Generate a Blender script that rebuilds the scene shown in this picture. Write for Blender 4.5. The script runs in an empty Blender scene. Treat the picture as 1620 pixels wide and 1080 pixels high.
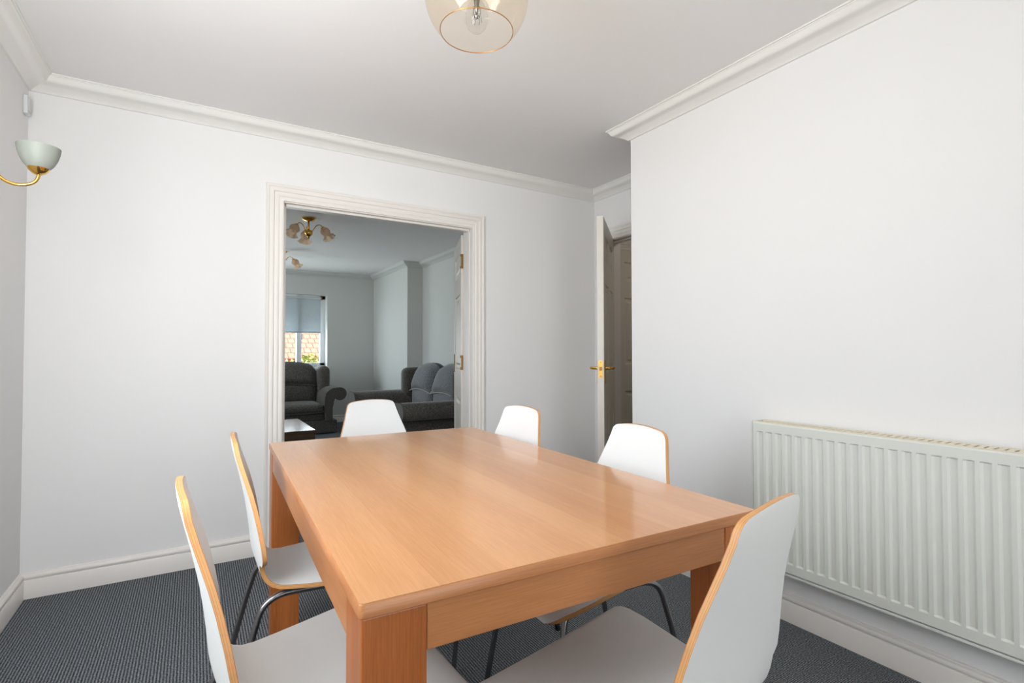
import bpy, bmesh, math, random
from mathutils import Vector, Matrix

random.seed(7)
scene = bpy.context.scene
COL = scene.collection

# ------------------------------------------------------------------ camera
cam_d = bpy.data.cameras.new('camera')
cam_d.sensor_width = 36.0
cam_d.lens = 36.0 * 814.306 / 1620.0
cam_d.clip_start = 0.02
cam = bpy.data.objects.new('camera', cam_d)
COL.objects.link(cam)
PITCH, YAW, ROLL = 0.0213909, 0.5516200, 0.0015361
fw = Vector((math.sin(YAW) * math.cos(PITCH), math.cos(YAW) * math.cos(PITCH), math.sin(PITCH)))
rt = Vector((math.cos(YAW), -math.sin(YAW), 0.0))
dn = fw.cross(rt)
rr = rt * math.cos(ROLL) + dn * math.sin(ROLL)
dd = dn * math.cos(ROLL) - rt * math.sin(ROLL)
cam.matrix_world = Matrix(((rr.x, -dd.x, -fw.x, 0), (rr.y, -dd.y, -fw.y, 0), (rr.z, -dd.z, -fw.z, 1.075), (0, 0, 0, 1)))
scene.camera = cam

# ------------------------------------------------------------------ daylight, added fill lamps and exposure
scene.view_settings.view_transform = 'Standard'
scene.view_settings.look = 'None'
scene.view_settings.gamma = 1.0
scene.view_settings.use_curve_mapping = False
scene.view_settings.exposure = 0.05

SKY = 2.4
world = bpy.data.worlds.new('sky')
scene.world = world
world.use_nodes = True
wn = world.node_tree
bg = wn.nodes['Background']
bg.inputs[0].default_value = (0.84, 0.92, 1.0, 1)
bg.inputs[1].default_value = SKY

sun_d = bpy.data.lights.new('sun', 'SUN')
sun_d.energy = 13.0
sun_d.angle = 0.02
sun_d.color = (1.0, 0.96, 0.90)
sun = bpy.data.objects.new('sun', sun_d)
COL.objects.link(sun)
sun.rotation_euler = Vector((-0.80, 0.26, -0.60)).to_track_quat('-Z', 'Y').to_euler()


def area_lamp(name, loc, direction, sx, sy, energy, color):
    """rectangular area lamp"""
    d = bpy.data.lights.new(name, 'AREA')
    d.shape = 'RECTANGLE'
    d.size, d.size_y = sx, sy
    d.energy = energy
    d.color = color
    o = bpy.data.objects.new(name, d)
    COL.objects.link(o)
    o.location = loc
    o.rotation_euler = Vector(direction).to_track_quat('-Z', 'Z').to_euler()
    return o


area_lamp('daylight_garden_window', (-0.66, 0.80, 1.45), (0.62, 1, 0.42), 0.9, 1.1, 33.0, (0.925, 0.965, 1.0))
area_lamp('seat_fill_lamp', (-0.66, 0.80, 1.80), (0.6, 0.2, -0.8), 0.9, 0.4, 7.5, (0.92, 0.965, 1.0))  # extra lamp added at the garden window to brighten the chair seats
area_lamp('back_fill_lamp', (0.70, -2.66, 1.10), (0.0, 1, 0.05), 1.5, 1.9, 15.0, (0.97, 0.985, 1.0))  # added fill from behind the camera, set in the made-up back opening
area_lamp('bounce_flash', (0.0, -0.10, 1.50), (-0.15, 0.7, 1.0), 0.3, 0.3, 4.5, (1.0, 0.99, 0.975))
area_lamp('hall_fill_lamp', (3.45, 2.2, 2.25), (0, 0.3, -1), 0.5, 0.5, 3.2, (1.0, 0.93, 0.84))  # unseen lamp added under the ceiling to lift the dark hall
area_lamp('daylight_lounge_side', (-1.40, 6.7, 1.35), (1, 0.3, 0), 1.4, 1.1, 25.0, (0.85, 0.94, 1.0))
area_lamp('daylight_lounge_end', (0.85, 8.60, 1.14), (0, -1, 0.55), 1.6, 0.5, 30.0, (0.84, 0.93, 1.0))

# ------------------------------------------------------------------ materials
MATS = {}


def new_mat(name):
    m = bpy.data.materials.new(name)
    m.use_nodes = True
    nt = m.node_tree
    b = nt.nodes['Principled BSDF']
    MATS[name] = m
    return m, nt, b


def nd(nt, t, **kw):
    n = nt.nodes.new(t)
    for k, v in kw.items():
        setattr(n, k, v)
    return n


def s2l(r, g, b):
    def f(c):
        c /= 255.0
        return c / 12.92 if c <= 0.04045 else ((c + 0.055) / 1.055) ** 2.4
    return (f(r), f(g), f(b), 1)


def paint(name, rgb, rough=0.6, nscale=60.0, bump=0.02, var=0.03, spec=0.3):
    m, nt, b = new_mat(name)
    tc = nd(nt, 'ShaderNodeTexCoord')
    n1 = nd(nt, 'ShaderNodeTexNoise')
    n1.inputs['Scale'].default_value = nscale
    n1.inputs['Detail'].default_value = 4
    nt.links.new(tc.outputs['Object'], n1.inputs['Vector'])
    mix = nd(nt, 'ShaderNodeMix', data_type='RGBA')
    c = s2l(*rgb)
    mix.inputs[6].default_value = c
    mix.inputs[7].default_value = tuple(min(1, x * (1 - var)) for x in c[:3]) + (1,)
    n2 = nd(nt, 'ShaderNodeTexNoise')
    n2.inputs['Scale'].default_value = 1.7
    nt.links.new(tc.outputs['Object'], n2.inputs['Vector'])
    nt.links.new(n2.outputs['Fac'], mix.inputs[0])
    nt.links.new(mix.outputs[2], b.inputs['Base Color'])
    b.inputs['Roughness'].default_value = rough
    b.inputs['Specular IOR Level'].default_value = spec
    if bump:
        bp = nd(nt, 'ShaderNodeBump')
        bp.inputs['Strength'].default_value = bump
        bp.inputs['Distance'].default_value = 0.002
        nt.links.new(n1.outputs['Fac'], bp.inputs['Height'])
        nt.links.new(bp.outputs['Normal'], b.inputs['Normal'])
    return m


def metal(name, rgb, rough=0.2):
    m, nt, b = new_mat(name)
    tc = nd(nt, 'ShaderNodeTexCoord')
    n = nd(nt, 'ShaderNodeTexNoise')
    n.inputs['Scale'].default_value = 40
    nt.links.new(tc.outputs['Object'], n.inputs['Vector'])
    mr = nd(nt, 'ShaderNodeMapRange')
    mr.inputs[3].default_value = rough * 0.8
    mr.inputs[4].default_value = rough * 1.3
    nt.links.new(n.outputs['Fac'], mr.inputs[0])
    nt.links.new(mr.outputs[0], b.inputs['Roughness'])
    b.inputs['Base Color'].default_value = s2l(*rgb)
    b.inputs['Metallic'].default_value = 1.0
    return m


def clear_glass(name, tint, gloss=0.9, ior=1.45):
    """thin glass: tinted see-through with a fresnel reflection"""
    m, nt, b = new_mat(name)
    nt.nodes.remove(b)
    out = nt.nodes['Material Output']
    tr = nd(nt, 'ShaderNodeBsdfTransparent')
    tr.inputs[0].default_value = tint
    gl = nd(nt, 'ShaderNodeBsdfGlossy')
    gl.inputs['Roughness'].default_value = 0.02
    gl.inputs[0].default_value = (gloss, gloss, gloss, 1)
    lw_ = nd(nt, 'ShaderNodeLayerWeight')
    lw_.inputs['Blend'].default_value = 0.5
    pw = nd(nt, 'ShaderNodeMath', operation='POWER')
    nt.links.new(lw_.outputs['Facing'], pw.inputs[0])
    pw.inputs[1].default_value = 5.0
    fr = nd(nt, 'ShaderNodeMath', operation='MULTIPLY_ADD')
    nt.links.new(pw.outputs[0], fr.inputs[0])
    fr.inputs[1].default_value = 0.55
    fr.inputs[2].default_value = ((ior - 1) / (ior + 1)) ** 2
    mx = nd(nt, 'ShaderNodeMixShader')
    nt.links.new(fr.outputs[0], mx.inputs[0])
    nt.links.new(tr.outputs[0], mx.inputs[1])
    nt.links.new(gl.outputs[0], mx.inputs[2])
    nt.links.new(mx.outputs[0], out.inputs[0])
    return m


def oak(name, light, dark, axis='Y', scale=1.0, rough=0.3, coat=0.25, vary=0.0):
    """wood with the grain running along one object axis"""
    m, nt, b = new_mat(name)
    tc = nd(nt, 'ShaderNodeTexCoord')
    oi = nd(nt, 'ShaderNodeObjectInfo')
    mp = nd(nt, 'ShaderNodeMapping')
    st = {'X': (0.55, 13, 13), 'Y': (13, 0.55, 13), 'Z': (13, 13, 0.55)}[axis]
    mp.inputs['Scale'].default_value = tuple(s * scale for s in st)
    sc = nd(nt, 'ShaderNodeVectorMath', operation='SCALE')
    cmb = nd(nt, 'ShaderNodeCombineXYZ')
    for i in range(3):
        nt.links.new(oi.outputs['Random'], cmb.inputs[i])
    nt.links.new(cmb.outputs[0], sc.inputs[0])
    sc.inputs['Scale'].default_value = 37.0
    ad = nd(nt, 'ShaderNodeVectorMath', operation='ADD')
    nt.links.new(tc.outputs['Object'], mp.inputs['Vector'])
    nt.links.new(mp.outputs[0], ad.inputs[0])
    nt.links.new(sc.outputs[0], ad.inputs[1])
    big = nd(nt, 'ShaderNodeTexNoise')
    big.inputs['Scale'].default_value = 0.9
    big.inputs['Detail'].default_value = 5
    big.inputs['Distortion'].default_value = 0.6
    nt.links.new(ad.outputs[0], big.inputs['Vector'])
    mp2 = nd(nt, 'ShaderNodeMapping')
    st2 = {'X': (7, 230, 230), 'Y': (230, 7, 230), 'Z': (230, 230, 7)}[axis]
    mp2.inputs['Scale'].default_value = st2
    nt.links.new(tc.outputs['Object'], mp2.inputs['Vector'])
    fine = nd(nt, 'ShaderNodeTexNoise')
    fine.inputs['Scale'].default_value = 1.6
    fine.inputs['Detail'].default_value = 6
    fine.inputs['Roughness'].default_value = 0.7
    nt.links.new(mp2.outputs[0], fine.inputs['Vector'])
    ramp = nd(nt, 'ShaderNodeValToRGB')
    ramp.color_ramp.elements[0].position = 0.3
    ramp.color_ramp.elements[0].color = s2l(*dark)
    ramp.color_ramp.elements[1].position = 0.7
    ramp.color_ramp.elements[1].color = s2l(*light)
    ma = nd(nt, 'ShaderNodeMath', operation='MULTIPLY_ADD')
    nt.links.new(fine.outputs['Fac'], ma.inputs[0])
    ma.inputs[1].default_value = 0.6
    sub = nd(nt, 'ShaderNodeMath', operation='MULTIPLY_ADD')
    nt.links.new(big.outputs['Fac'], sub.inputs[0])
    sub.inputs[1].default_value = 0.55
    sub.inputs[2].default_value = -0.075
    nt.links.new(sub.outputs[0], ma.inputs[2])
    rv = nd(nt, 'ShaderNodeMath', operation='MULTIPLY_ADD')
    nt.links.new(oi.outputs['Random'], rv.inputs[0])
    rv.inputs[1].default_value = vary
    rv.inputs[2].default_value = -vary / 2
    ad2 = nd(nt, 'ShaderNodeMath', operation='ADD')
    nt.links.new(ma.outputs[0], ad2.inputs[0])
    nt.links.new(rv.outputs[0], ad2.inputs[1])
    nt.links.new(ad2.outputs[0], ramp.inputs[0])
    nt.links.new(ramp.outputs[0], b.inputs['Base Color'])
    b.inputs['Roughness'].default_value = rough
    b.inputs['Coat Weight'].default_value = coat
    b.inputs['Coat Roughness'].default_value = 0.10
    bp = nd(nt, 'ShaderNodeBump')
    bp.inputs['Strength'].default_value = 0.05
    bp.inputs['Distance'].default_value = 0.001
    nt.links.new(fine.outputs['Fac'], bp.inputs['Height'])
    nt.links.new(bp.outputs['Normal'], b.inputs['Normal'])
    return m


def ply_edge(name):
    m, nt, b = new_mat(name)
    uv = nd(nt, 'ShaderNodeUVMap')
    sp = nd(nt, 'ShaderNodeSeparateXYZ')
    nt.links.new(uv.outputs[0], sp.inputs[0])
    ramp = nd(nt, 'ShaderNodeValToRGB')
    cr = ramp.color_ramp
    pts = [(0.0, (206, 144, 86)), (0.04, (150, 92, 48)), (0.10, (226, 166, 104)), (0.36, (230, 172, 110)), (0.42, (200, 136, 78)), (0.48, (232, 174, 112)),
           (0.68, (226, 168, 106)), (0.74, (196, 132, 76)), (0.80, (228, 170, 108)), (0.95, (220, 160, 98)), (1.0, (150, 92, 48))]
    while len(cr.elements) < len(pts):
        cr.elements.new(0.5)
    for e, (p, c) in zip(cr.elements, pts):
        e.position = p
        e.color = s2l(*c)
    nt.links.new(sp.outputs[1], ramp.inputs[0])
    n = nd(nt, 'ShaderNodeTexNoise')
    n.inputs['Scale'].default_value = 90
    tc = nd(nt, 'ShaderNodeTexCoord')
    nt.links.new(tc.outputs['Object'], n.inputs['Vector'])
    mx = nd(nt, 'ShaderNodeMix', data_type='RGBA', blend_type='MULTIPLY')
    mx.inputs[0].default_value = 0.25
    nt.links.new(ramp.outputs[0], mx.inputs[6])
    nt.links.new(n.outputs['Color'], mx.inputs[7])
    nt.links.new(mx.outputs[2], b.inputs['Base Color'])
    b.inputs['Roughness'].default_value = 0.45
    return m


def carpet(name):
    m, nt, b = new_mat(name)
    tc = nd(nt, 'ShaderNodeTexCoord')
    sp = nd(nt, 'ShaderNodeSeparateXYZ')
    nt.links.new(tc.outputs['Object'], sp.inputs[0])
    # cords running along Y, about 9.5 mm apart
    ph = nd(nt, 'ShaderNodeMath', operation='MULTIPLY')
    nt.links.new(sp.outputs[0], ph.inputs[0])
    ph.inputs[1].default_value = 2 * math.pi / 0.0095
    wob = nd(nt, 'ShaderNodeTexNoise')
    wob.inputs['Scale'].default_value = 60
    wob.inputs['Detail'].default_value = 2
    nt.links.new(tc.outputs['Object'], wob.inputs['Vector'])
    ph2 = nd(nt, 'ShaderNodeMath', operation='MULTIPLY_ADD')
    nt.links.new(wob.outputs['Fac'], ph2.inputs[0])
    ph2.inputs[1].default_value = 1.6
    nt.links.new(ph.outputs[0], ph2.inputs[2])
    sn = nd(nt, 'ShaderNodeMath', operation='SINE')
    nt.links.new(ph2.outputs[0], sn.inputs[0])
    # loops along each cord
    mp = nd(nt, 'ShaderNodeMapping')
    mp.inputs['Scale'].default_value = (105, 150, 1)
    nt.links.new(tc.outputs['Object'], mp.inputs['Vector'])
    lp = nd(nt, 'ShaderNodeTexNoise')
    lp.inputs['Scale'].default_value = 1.6
    lp.inputs['Detail'].default_value = 3
    nt.links.new(mp.outputs[0], lp.inputs['Vector'])
    h = nd(nt, 'ShaderNodeMath', operation='MULTIPLY_ADD')
    nt.links.new(sn.outputs[0], h.inputs[0])
    h.inputs[1].default_value = 0.20
    h2 = nd(nt, 'ShaderNodeMath', operation='MULTIPLY_ADD')
    nt.links.new(lp.outputs['Fac'], h2.inputs[0])
    h2.inputs[1].default_value = 1.25
    h2.inputs[2].default_value = -0.12
    nt.links.new(h2.outputs[0], h.inputs[2])
    ramp = nd(nt, 'ShaderNodeValToRGB')
    cr = ramp.color_ramp
    cr.elements[0].position = 0.2
    cr.elements[0].color = s2l(38, 42, 45)
    cr.elements[1].position = 0.85
    cr.elements[1].color = s2l(156, 162, 165)
    e = cr.elements.new(0.5)
    e.color = s2l(92, 98, 102)
    nt.links.new(h.outputs[0], ramp.inputs[0])
    # warm and cool flecks
    fl = nd(nt, 'ShaderNodeTexNoise')
    fl.inputs['Scale'].default_value = 2.4
    nt.links.new(mp.outputs[0], fl.inputs['Vector'])
    fr = nd(nt, 'ShaderNodeValToRGB')
    fr.color_ramp.elements[0].position = 0.4
    fr.color_ramp.elements[0].color = (0.93, 1.03, 1.03, 1)
    fr.color_ramp.elements[1].position = 0.62
    fr.color_ramp.elements[1].color = (1.15, 0.96, 0.98, 1)
    nt.links.new(fl.outputs['Fac'], fr.inputs[0])
    mx = nd(nt, 'ShaderNodeMix', data_type='RGBA', blend_type='MULTIPLY')
    mx.inputs[0].default_value = 1.0
    nt.links.new(ramp.outputs[0], mx.inputs[6])
    nt.links.new(fr.outputs[0], mx.inputs[7])
    nt.links.new(mx.outputs[2], b.inputs['Base Color'])
    b.inputs['Roughness'].default_value = 0.95
    b.inputs['Specular IOR Level'].default_value = 0.1
    bp = nd(nt, 'ShaderNodeBump')
    bp.inputs['Strength'].default_value = 0.55
    bp.inputs['Distance'].default_value = 0.003
    nt.links.new(h.outputs[0], bp.inputs['Height'])
    nt.links.new(bp.outputs['Normal'], b.inputs['Normal'])
    return m


def fabric(name, a, c, scale=1.0, sheen=0.3):
    """close woven zigzag upholstery"""
    m, nt, b = new_mat(name)
    tc = nd(nt, 'ShaderNodeTexCoord')
    mp = nd(nt, 'ShaderNodeMapping')
    mp.inputs['Scale'].default_value = (45 * scale, 45 * scale, 170 * scale)
    nt.links.new(tc.outputs['Object'], mp.inputs['Vector'])
    w = nd(nt, 'ShaderNodeTexNoise')
    w.inputs['Scale'].default_value = 1.5
    w.inputs['Detail'].default_value = 3
    nt.links.new(mp.outputs[0], w.inputs['Vector'])
    ramp = nd(nt, 'ShaderNodeValToRGB')
    ramp.color_ramp.elements[0].position = 0.38
    ramp.color_ramp.elements[0].color = s2l(*a)
    ramp.color_ramp.elements[1].position = 0.62
    ramp.color_ramp.elements[1].color = s2l(*c)
    nt.links.new(w.outputs['Fac'], ramp.inputs[0])
    nt.links.new(ramp.outputs[0], b.inputs['Base Color'])
    b.inputs['Roughness'].default_value = 0.8
    b.inputs['Sheen Weight'].default_value = sheen
    bp = nd(nt, 'ShaderNodeBump')
    bp.inputs['Strength'].default_value = 0.2
    bp.inputs['Distance'].default_value = 0.003
    nt.links.new(w.outputs['Fac'], bp.inputs['Height'])
    nt.links.new(bp.outputs['Normal'], b.inputs['Normal'])
    return m


def frosted(name, rgb, emit=0.0, trans=0.5, rough=0.5):
    m, nt, b = new_mat(name)
    nt.nodes.remove(b)
    out = nt.nodes['Material Output']
    tc = nd(nt, 'ShaderNodeTexCoord')
    n = nd(nt, 'ShaderNodeTexNoise')
    n.inputs['Scale'].default_value = 25
    nt.links.new(tc.outputs['Object'], n.inputs['Vector'])
    mx0 = nd(nt, 'ShaderNodeMix', data_type='RGBA')
    c = s2l(*rgb)
    mx0.inputs[6].default_value = c
    mx0.inputs[7].default_value = tuple(x * 0.9 for x in c[:3]) + (1,)
    nt.links.new(n.outputs['Fac'], mx0.inputs[0])
    df = nd(nt, 'ShaderNodeBsdfDiffuse')
    tl = nd(nt, 'ShaderNodeBsdfTranslucent')
    gl = nd(nt, 'ShaderNodeBsdfGlossy')
    gl.inputs['Roughness'].default_value = rough
    nt.links.new(mx0.outputs[2], df.inputs[0])
    nt.links.new(mx0.outputs[2], tl.inputs[0])
    m1 = nd(nt, 'ShaderNodeMixShader')
    m1.inputs[0].default_value = trans
    nt.links.new(df.outputs[0], m1.inputs[1])
    nt.links.new(tl.outputs[0], m1.inputs[2])
    m2 = nd(nt, 'ShaderNodeMixShader')
    m2.inputs[0].default_value = 0.05
    nt.links.new(m1.outputs[0], m2.inputs[1])
    nt.links.new(gl.outputs[0], m2.inputs[2])
    nt.links.new(m2.outputs[0], out.inputs[0])
    return m


def brick(name):
    m, nt, b = new_mat(name)
    tc = nd(nt, 'ShaderNodeTexCoord')
    mp = nd(nt, 'ShaderNodeMapping')
    mp.inputs['Rotation'].default_value = (math.pi / 2, 0, 0)
    nt.links.new(tc.outputs['Object'], mp.inputs['Vector'])
    br = nd(nt, 'ShaderNodeTexBrick')
    br.inputs['Color1'].default_value = s2l(176, 92, 66)
    br.inputs['Color2'].default_value = s2l(150, 74, 54)
    br.inputs['Mortar'].default_value = s2l(200, 186, 170)
    br.inputs['Scale'].default_value = 4.4
    br.inputs['Mortar Size'].default_value = 0.02
    nt.links.new(mp.outputs[0], br.inputs['Vector'])
    nt.links.new(br.outputs[0], b.inputs['Base Color'])
    b.inputs['Roughness'].default_value = 0.9
    return m


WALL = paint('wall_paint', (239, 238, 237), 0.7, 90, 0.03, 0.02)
CEIL = paint('ceiling_paint', (241, 239, 237), 0.8, 70, 0.03, 0.02)
TRIM = paint('trim_gloss', (239, 234, 228), 0.35, 30, 0.01, 0.03, 0.45)
COVE = paint('cornice_paint', (241, 239, 235), 0.6, 50, 0.01, 0.02)
DOORM = paint('door_gloss', (224, 218, 208), 0.4, 30, 0.01, 0.03, 0.4)
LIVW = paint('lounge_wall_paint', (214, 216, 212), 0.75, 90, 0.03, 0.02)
HALLW = paint('hall_paint', (205, 192, 174), 0.8, 90, 0.03, 0.02)
CARPET = carpet('cord_carpet')
TOPW = oak('oak_top', (220, 162, 110), (198, 136, 84), 'Y', 1.0, 0.30, 0.6, 0.22)
LEGW = oak('oak_leg', (194, 114, 54), (150, 80, 30), 'Z', 1.2, 0.4, 0.15, 0.1)
APRX = oak('oak_apron_x', (200, 136, 84), (166, 104, 58), 'X', 1.2, 0.4, 0.15, 0.1)
APRY = oak('oak_apron_y', (200, 136, 84), (166, 104, 58), 'Y', 1.2, 0.4, 0.15, 0.1)
EDGX = oak('oak_lipping_x', (204, 140, 88), (166, 102, 56), 'X', 1.2, 0.4, 0.2, 0.0)
LAM = paint('white_laminate', (236, 237, 236), 0.38, 20, 0.0, 0.01, 0.45)
PLY = ply_edge('ply_edge')
CHROME = metal('chrome', (138, 138, 140), 0.22)
RUBBER = paint('black_rubber', (28, 28, 30), 0.6, 40, 0.0, 0.1)
RAD = paint('radiator_enamel', (224, 226, 218), 0.35, 20, 0.0, 0.01, 0.4)
RADTOP = paint('radiator_cream', (232, 222, 200), 0.45, 20, 0.0, 0.02, 0.4)
BRASS = metal('polished_brass', (226, 178, 92), 0.16)
SATBRASS = metal('satin_brass', (196, 150, 80), 0.38)
OLDBRASS = metal('dull_brass', (120, 92, 50), 0.35)
AMBER = clear_glass('amber_glass', (0.97, 0.925, 0.845, 1), 0.9, 1.5)
CLEAR = clear_glass('bulb_glass', (0.97, 0.97, 0.97, 1), 0.8, 1.35)
PANE = clear_glass('window_pane', (0.96, 0.98, 0.97, 1), 0.9, 1.3)
FROST = frosted('frosted_shade', (186, 192, 182), 0, 0.3)
PEACH = frosted('peach_shade', (246, 218, 190), 0, 0.5)
WHITEP = paint('white_plastic', (226, 228, 230), 0.45, 30, 0.0, 0.01, 0.4)
UPVC = paint('window_frame_white', (236, 238, 240), 0.35, 30, 0.0, 0.01, 0.4)
BLIND = frosted('blind_cloth', (200, 208, 212), 0, 0.4)
FAB = fabric('charcoal_weave', (52, 49, 46), (106, 101, 94), 1.0, 0.25)
FABC = fabric('slate_weave', (76, 80, 86), (122, 126, 132), 1.0, 0.35)
PIPE = paint('pale_piping', (176, 172, 168), 0.8, 40, 0.0, 0.05)
PIPED = paint('dark_piping', (96, 92, 88), 0.8, 40, 0.0, 0.05)
DARKW = oak('dark_oak', (96, 68, 38), (60, 40, 20), 'X', 1.0, 0.25, 0.8, 0.0)
BRICK = brick('red_brick')
GRASS = paint('garden_paving', (196, 190, 176), 0.9, 12, 0.05, 0.25)
LEAF = paint('leaf_green', (150, 168, 66), 0.6, 12, 0.0, 0.35)
STEM = paint('stem_brown', (96, 76, 54), 0.8, 20, 0.0, 0.2)
ROOF = paint('roof_tile', (196, 132, 116), 0.8, 12, 0.0, 0.25)
FENCE = paint('picket_cream', (232, 214, 170), 0.7, 12, 0.0, 0.1)
DARK = paint('dark_void', (30, 28, 26), 0.8, 12, 0.0, 0.1)


# ------------------------------------------------------------------ geometry helpers
class MB:
    def __init__(self):
        self.v, self.f, self.mi, self.uv = [], [], [], {}

    def add(self, verts, faces, mi=0):
        o = len(self.v)
        self.v += [tuple(x) for x in verts]
        for f in faces:
            self.f.append(tuple(i + o for i in f))
            self.mi.append(mi)

    def box(self, x0, x1, y0, y1, z0, z1, mi=0):
        v = [(x, y, z) for x in (x0, x1) for y in (y0, y1) for z in (z0, z1)]
        f = [(0, 1, 3, 2), (4, 6, 7, 5), (0, 4, 5, 1), (2, 3, 7, 6), (0, 2, 6, 4), (1, 5, 7, 3)]
        self.add(v, f, mi)
        return self

    def loft(self, rings, closed=True, caps=True, mi=0, wrap=False):
        n = len(rings[0])
        v = [p for r in rings for p in r]
        f = []
        R = len(rings)
        for i in range(R if wrap else R - 1):
            a, b = i * n, ((i + 1) % R) * n
            for j in range(n if closed else n - 1):
                k = (j + 1) % n
                f.append((a + j, a + k, b + k, b + j))
        if caps and not wrap:
            f.append(tuple(range(n - 1, -1, -1)))
            f.append(tuple((R - 1) * n + j for j in range(n)))
        self.add(v, f, mi)
        return self

    def tube(self, pts, r, n=10, mi=0, caps=True):
        pts = [Vector(p) for p in pts]
        rs = r if isinstance(r, (list, tuple)) else [r] * len(pts)
        t0 = (pts[1] - pts[0]).normalized()
        up = Vector((0, 0, 1)) if abs(t0.z) < 0.9 else Vector((1, 0, 0))
        nrm = t0.cross(up).normalized()
        rings = []
        for i, p in enumerate(pts):
            if i == 0:
                t = pts[1] - pts[0]
            elif i == len(pts) - 1:
                t = pts[-1] - pts[-2]
            else:
                t = (pts[i + 1] - p).normalized() + (p - pts[i - 1]).normalized()
            t.normalize()
            nrm = (nrm - t * nrm.dot(t)).normalized()
            bi = t.cross(nrm)
            rings.append([p + (nrm * math.cos(a) + bi * math.sin(a)) * rs[i] for a in [2 * math.pi * k / n for k in range(n)]])
        return self.loft(rings, True, caps, mi)

    def lathe(self, prof, c=(0, 0, 0), n=24, mi=0, M=None, caps=False):
        rings = []
        for (r, z) in prof:
            ring = []
            for k in range(n):
                a = 2 * math.pi * k / n
                p = Vector((r * math.cos(a), r * math.sin(a), z))
                if M is not None:
                    p = M @ p
                ring.append(p + Vector(c))
            rings.append(ring)
        return self.loft(rings, True, caps, mi)

    def rbox(self, c, s, r, n=5, bulge=(0, 0, 0), M=None, mi=0):
        """rounded cushion-like box: centre c, full size s, radius r"""
        hx, hy, hz = s[0] / 2, s[1] / 2, s[2] / 2
        bm = bmesh.new()
        bmesh.ops.create_cube(bm, size=2)
        bmesh.ops.subdivide_edges(bm, edges=bm.edges[:], cuts=n * 2, use_grid_fill=True)
        vs, idx = [], {}
        for i, v in enumerate(bm.verts):
            idx[v] = i
            q = Vector([math.copysign(abs(t) ** 0.75, t) for t in v.co])
            p = Vector((q.x * hx, q.y * hy, q.z * hz))
            inn = Vector((max(-hx + r, min(hx - r, p.x)), max(-hy + r, min(hy - r, p.y)), max(-hz + r, min(hz - r, p.z))))
            d = p - inn
            if d.length > 1e-9:
                p = inn + d.normalized() * r
            ux, uy, uz = p.x / hx, p.y / hy, p.z / hz
            p += Vector((math.copysign(bulge[0], ux) * (1 - uy * uy) * (1 - uz * uz) * abs(ux),
                         math.copysign(bulge[1], uy) * (1 - ux * ux) * (1 - uz * uz) * abs(uy),
                         math.copysign(bulge[2], uz) * (1 - ux * ux) * (1 - uy * uy) * abs(uz)))
            if M is not None:
                p = M @ p
            vs.append(p + Vector(c))
        fs = [tuple(idx[v] for v in f.verts) for f in bm.faces]
        bm.free()
        self.add(vs, fs, mi)
        return self

    def mesh(self, name, mats, smooth=False, angle=None):
        me = bpy.data.meshes.new(name)
        me.from_pydata([tuple(p) for p in self.v], [], self.f)
        for m in (mats if isinstance(mats, (list, tuple)) else [mats]):
            me.materials.append(m)
        me.polygons.foreach_set('material_index', self.mi)
        bm = bmesh.new()
        bm.from_mesh(me)
        bmesh.ops.recalc_face_normals(bm, faces=bm.faces[:])
        bm.to_mesh(me)
        bm.free()
        if smooth:
            me.polygons.foreach_set('use_smooth', [True] * len(me.polygons))
            if angle:
                try:
                    me.set_sharp_from_angle(angle=math.radians(angle))
                except Exception:
                    pass
        me.update()
        return me

    def build(self, name, mats, parent=None, smooth=False, angle=None, bevel=0.0):
        o = bpy.data.objects.new(name, self.mesh(name, mats, smooth, angle))
        COL.objects.link(o)
        if parent is not None:
            o.parent = parent
        if bevel:
            b = o.modifiers.new('bevel', 'BEVEL')
            b.width = bevel
            b.segments = 2
            b.limit_method = 'ANGLE'
            b.angle_limit = math.radians(40)
        return o


def tag(o, label=None, cat=None, group=None, kind=None):
    if label:
        o['label'] = label
    if cat:
        o['category'] = cat
    if group:
        o['group'] = group
    if kind:
        o['kind'] = kind
    return o


def thing(name, loc, rz=0.0, label=None, cat=None, group=None, kind=None):
    o = bpy.data.objects.new(name, None)
    o.empty_display_size = 0.1
    COL.objects.link(o)
    o.location = loc
    o.rotation_euler = (0, 0, rz)
    return tag(o, label, cat, group, kind)


def copy_tree(o, parent=None):
    c = o.copy()
    COL.objects.link(c)
    c.parent = parent
    for ch in list(o.children):
        copy_tree(ch, c)
    return c


def struct(mb, name, mat, parent=None, **kw):
    o = mb.build(name, mat, parent, **kw)
    if parent is None:
        o['kind'] = 'structure'
    return o


def offset_path(path, d, closed=False):
    """offset a plan polyline to its left by d with mitred corners"""
    n = len(path)
    out = []
    for i in range(n):
        p = Vector(path[i])
        a = Vector(path[i - 1]) if (i > 0 or closed) else None
        b = Vector(path[(i + 1) % n]) if (i < n - 1 or closed) else None
        ns = []
        if a is not None:
            t = (p - a).normalized()
            ns.append(Vector((-t.y, t.x)))
        if b is not None:
            t = (b - p).normalized()
            ns.append(Vector((-t.y, t.x)))
        if len(ns) == 1:
            out.append(p + ns[0] * d)
        else:
            s = ns[0] + ns[1]
            out.append(p + s * (2 * d / s.length_squared))
    return out


def moulding(path, prof, closed=False):
    """sweep a (projection, height) profile along a plan path, room on the left"""
    mb = MB()
    cols = [offset_path(path, d, closed) for d, z in prof]
    rings = [[(cols[j][i].x, cols[j][i].y, prof[j][1]) for j in range(len(prof))] for i in range(len(path))]
    return mb.loft(rings, True, not closed, 0, closed)


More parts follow.
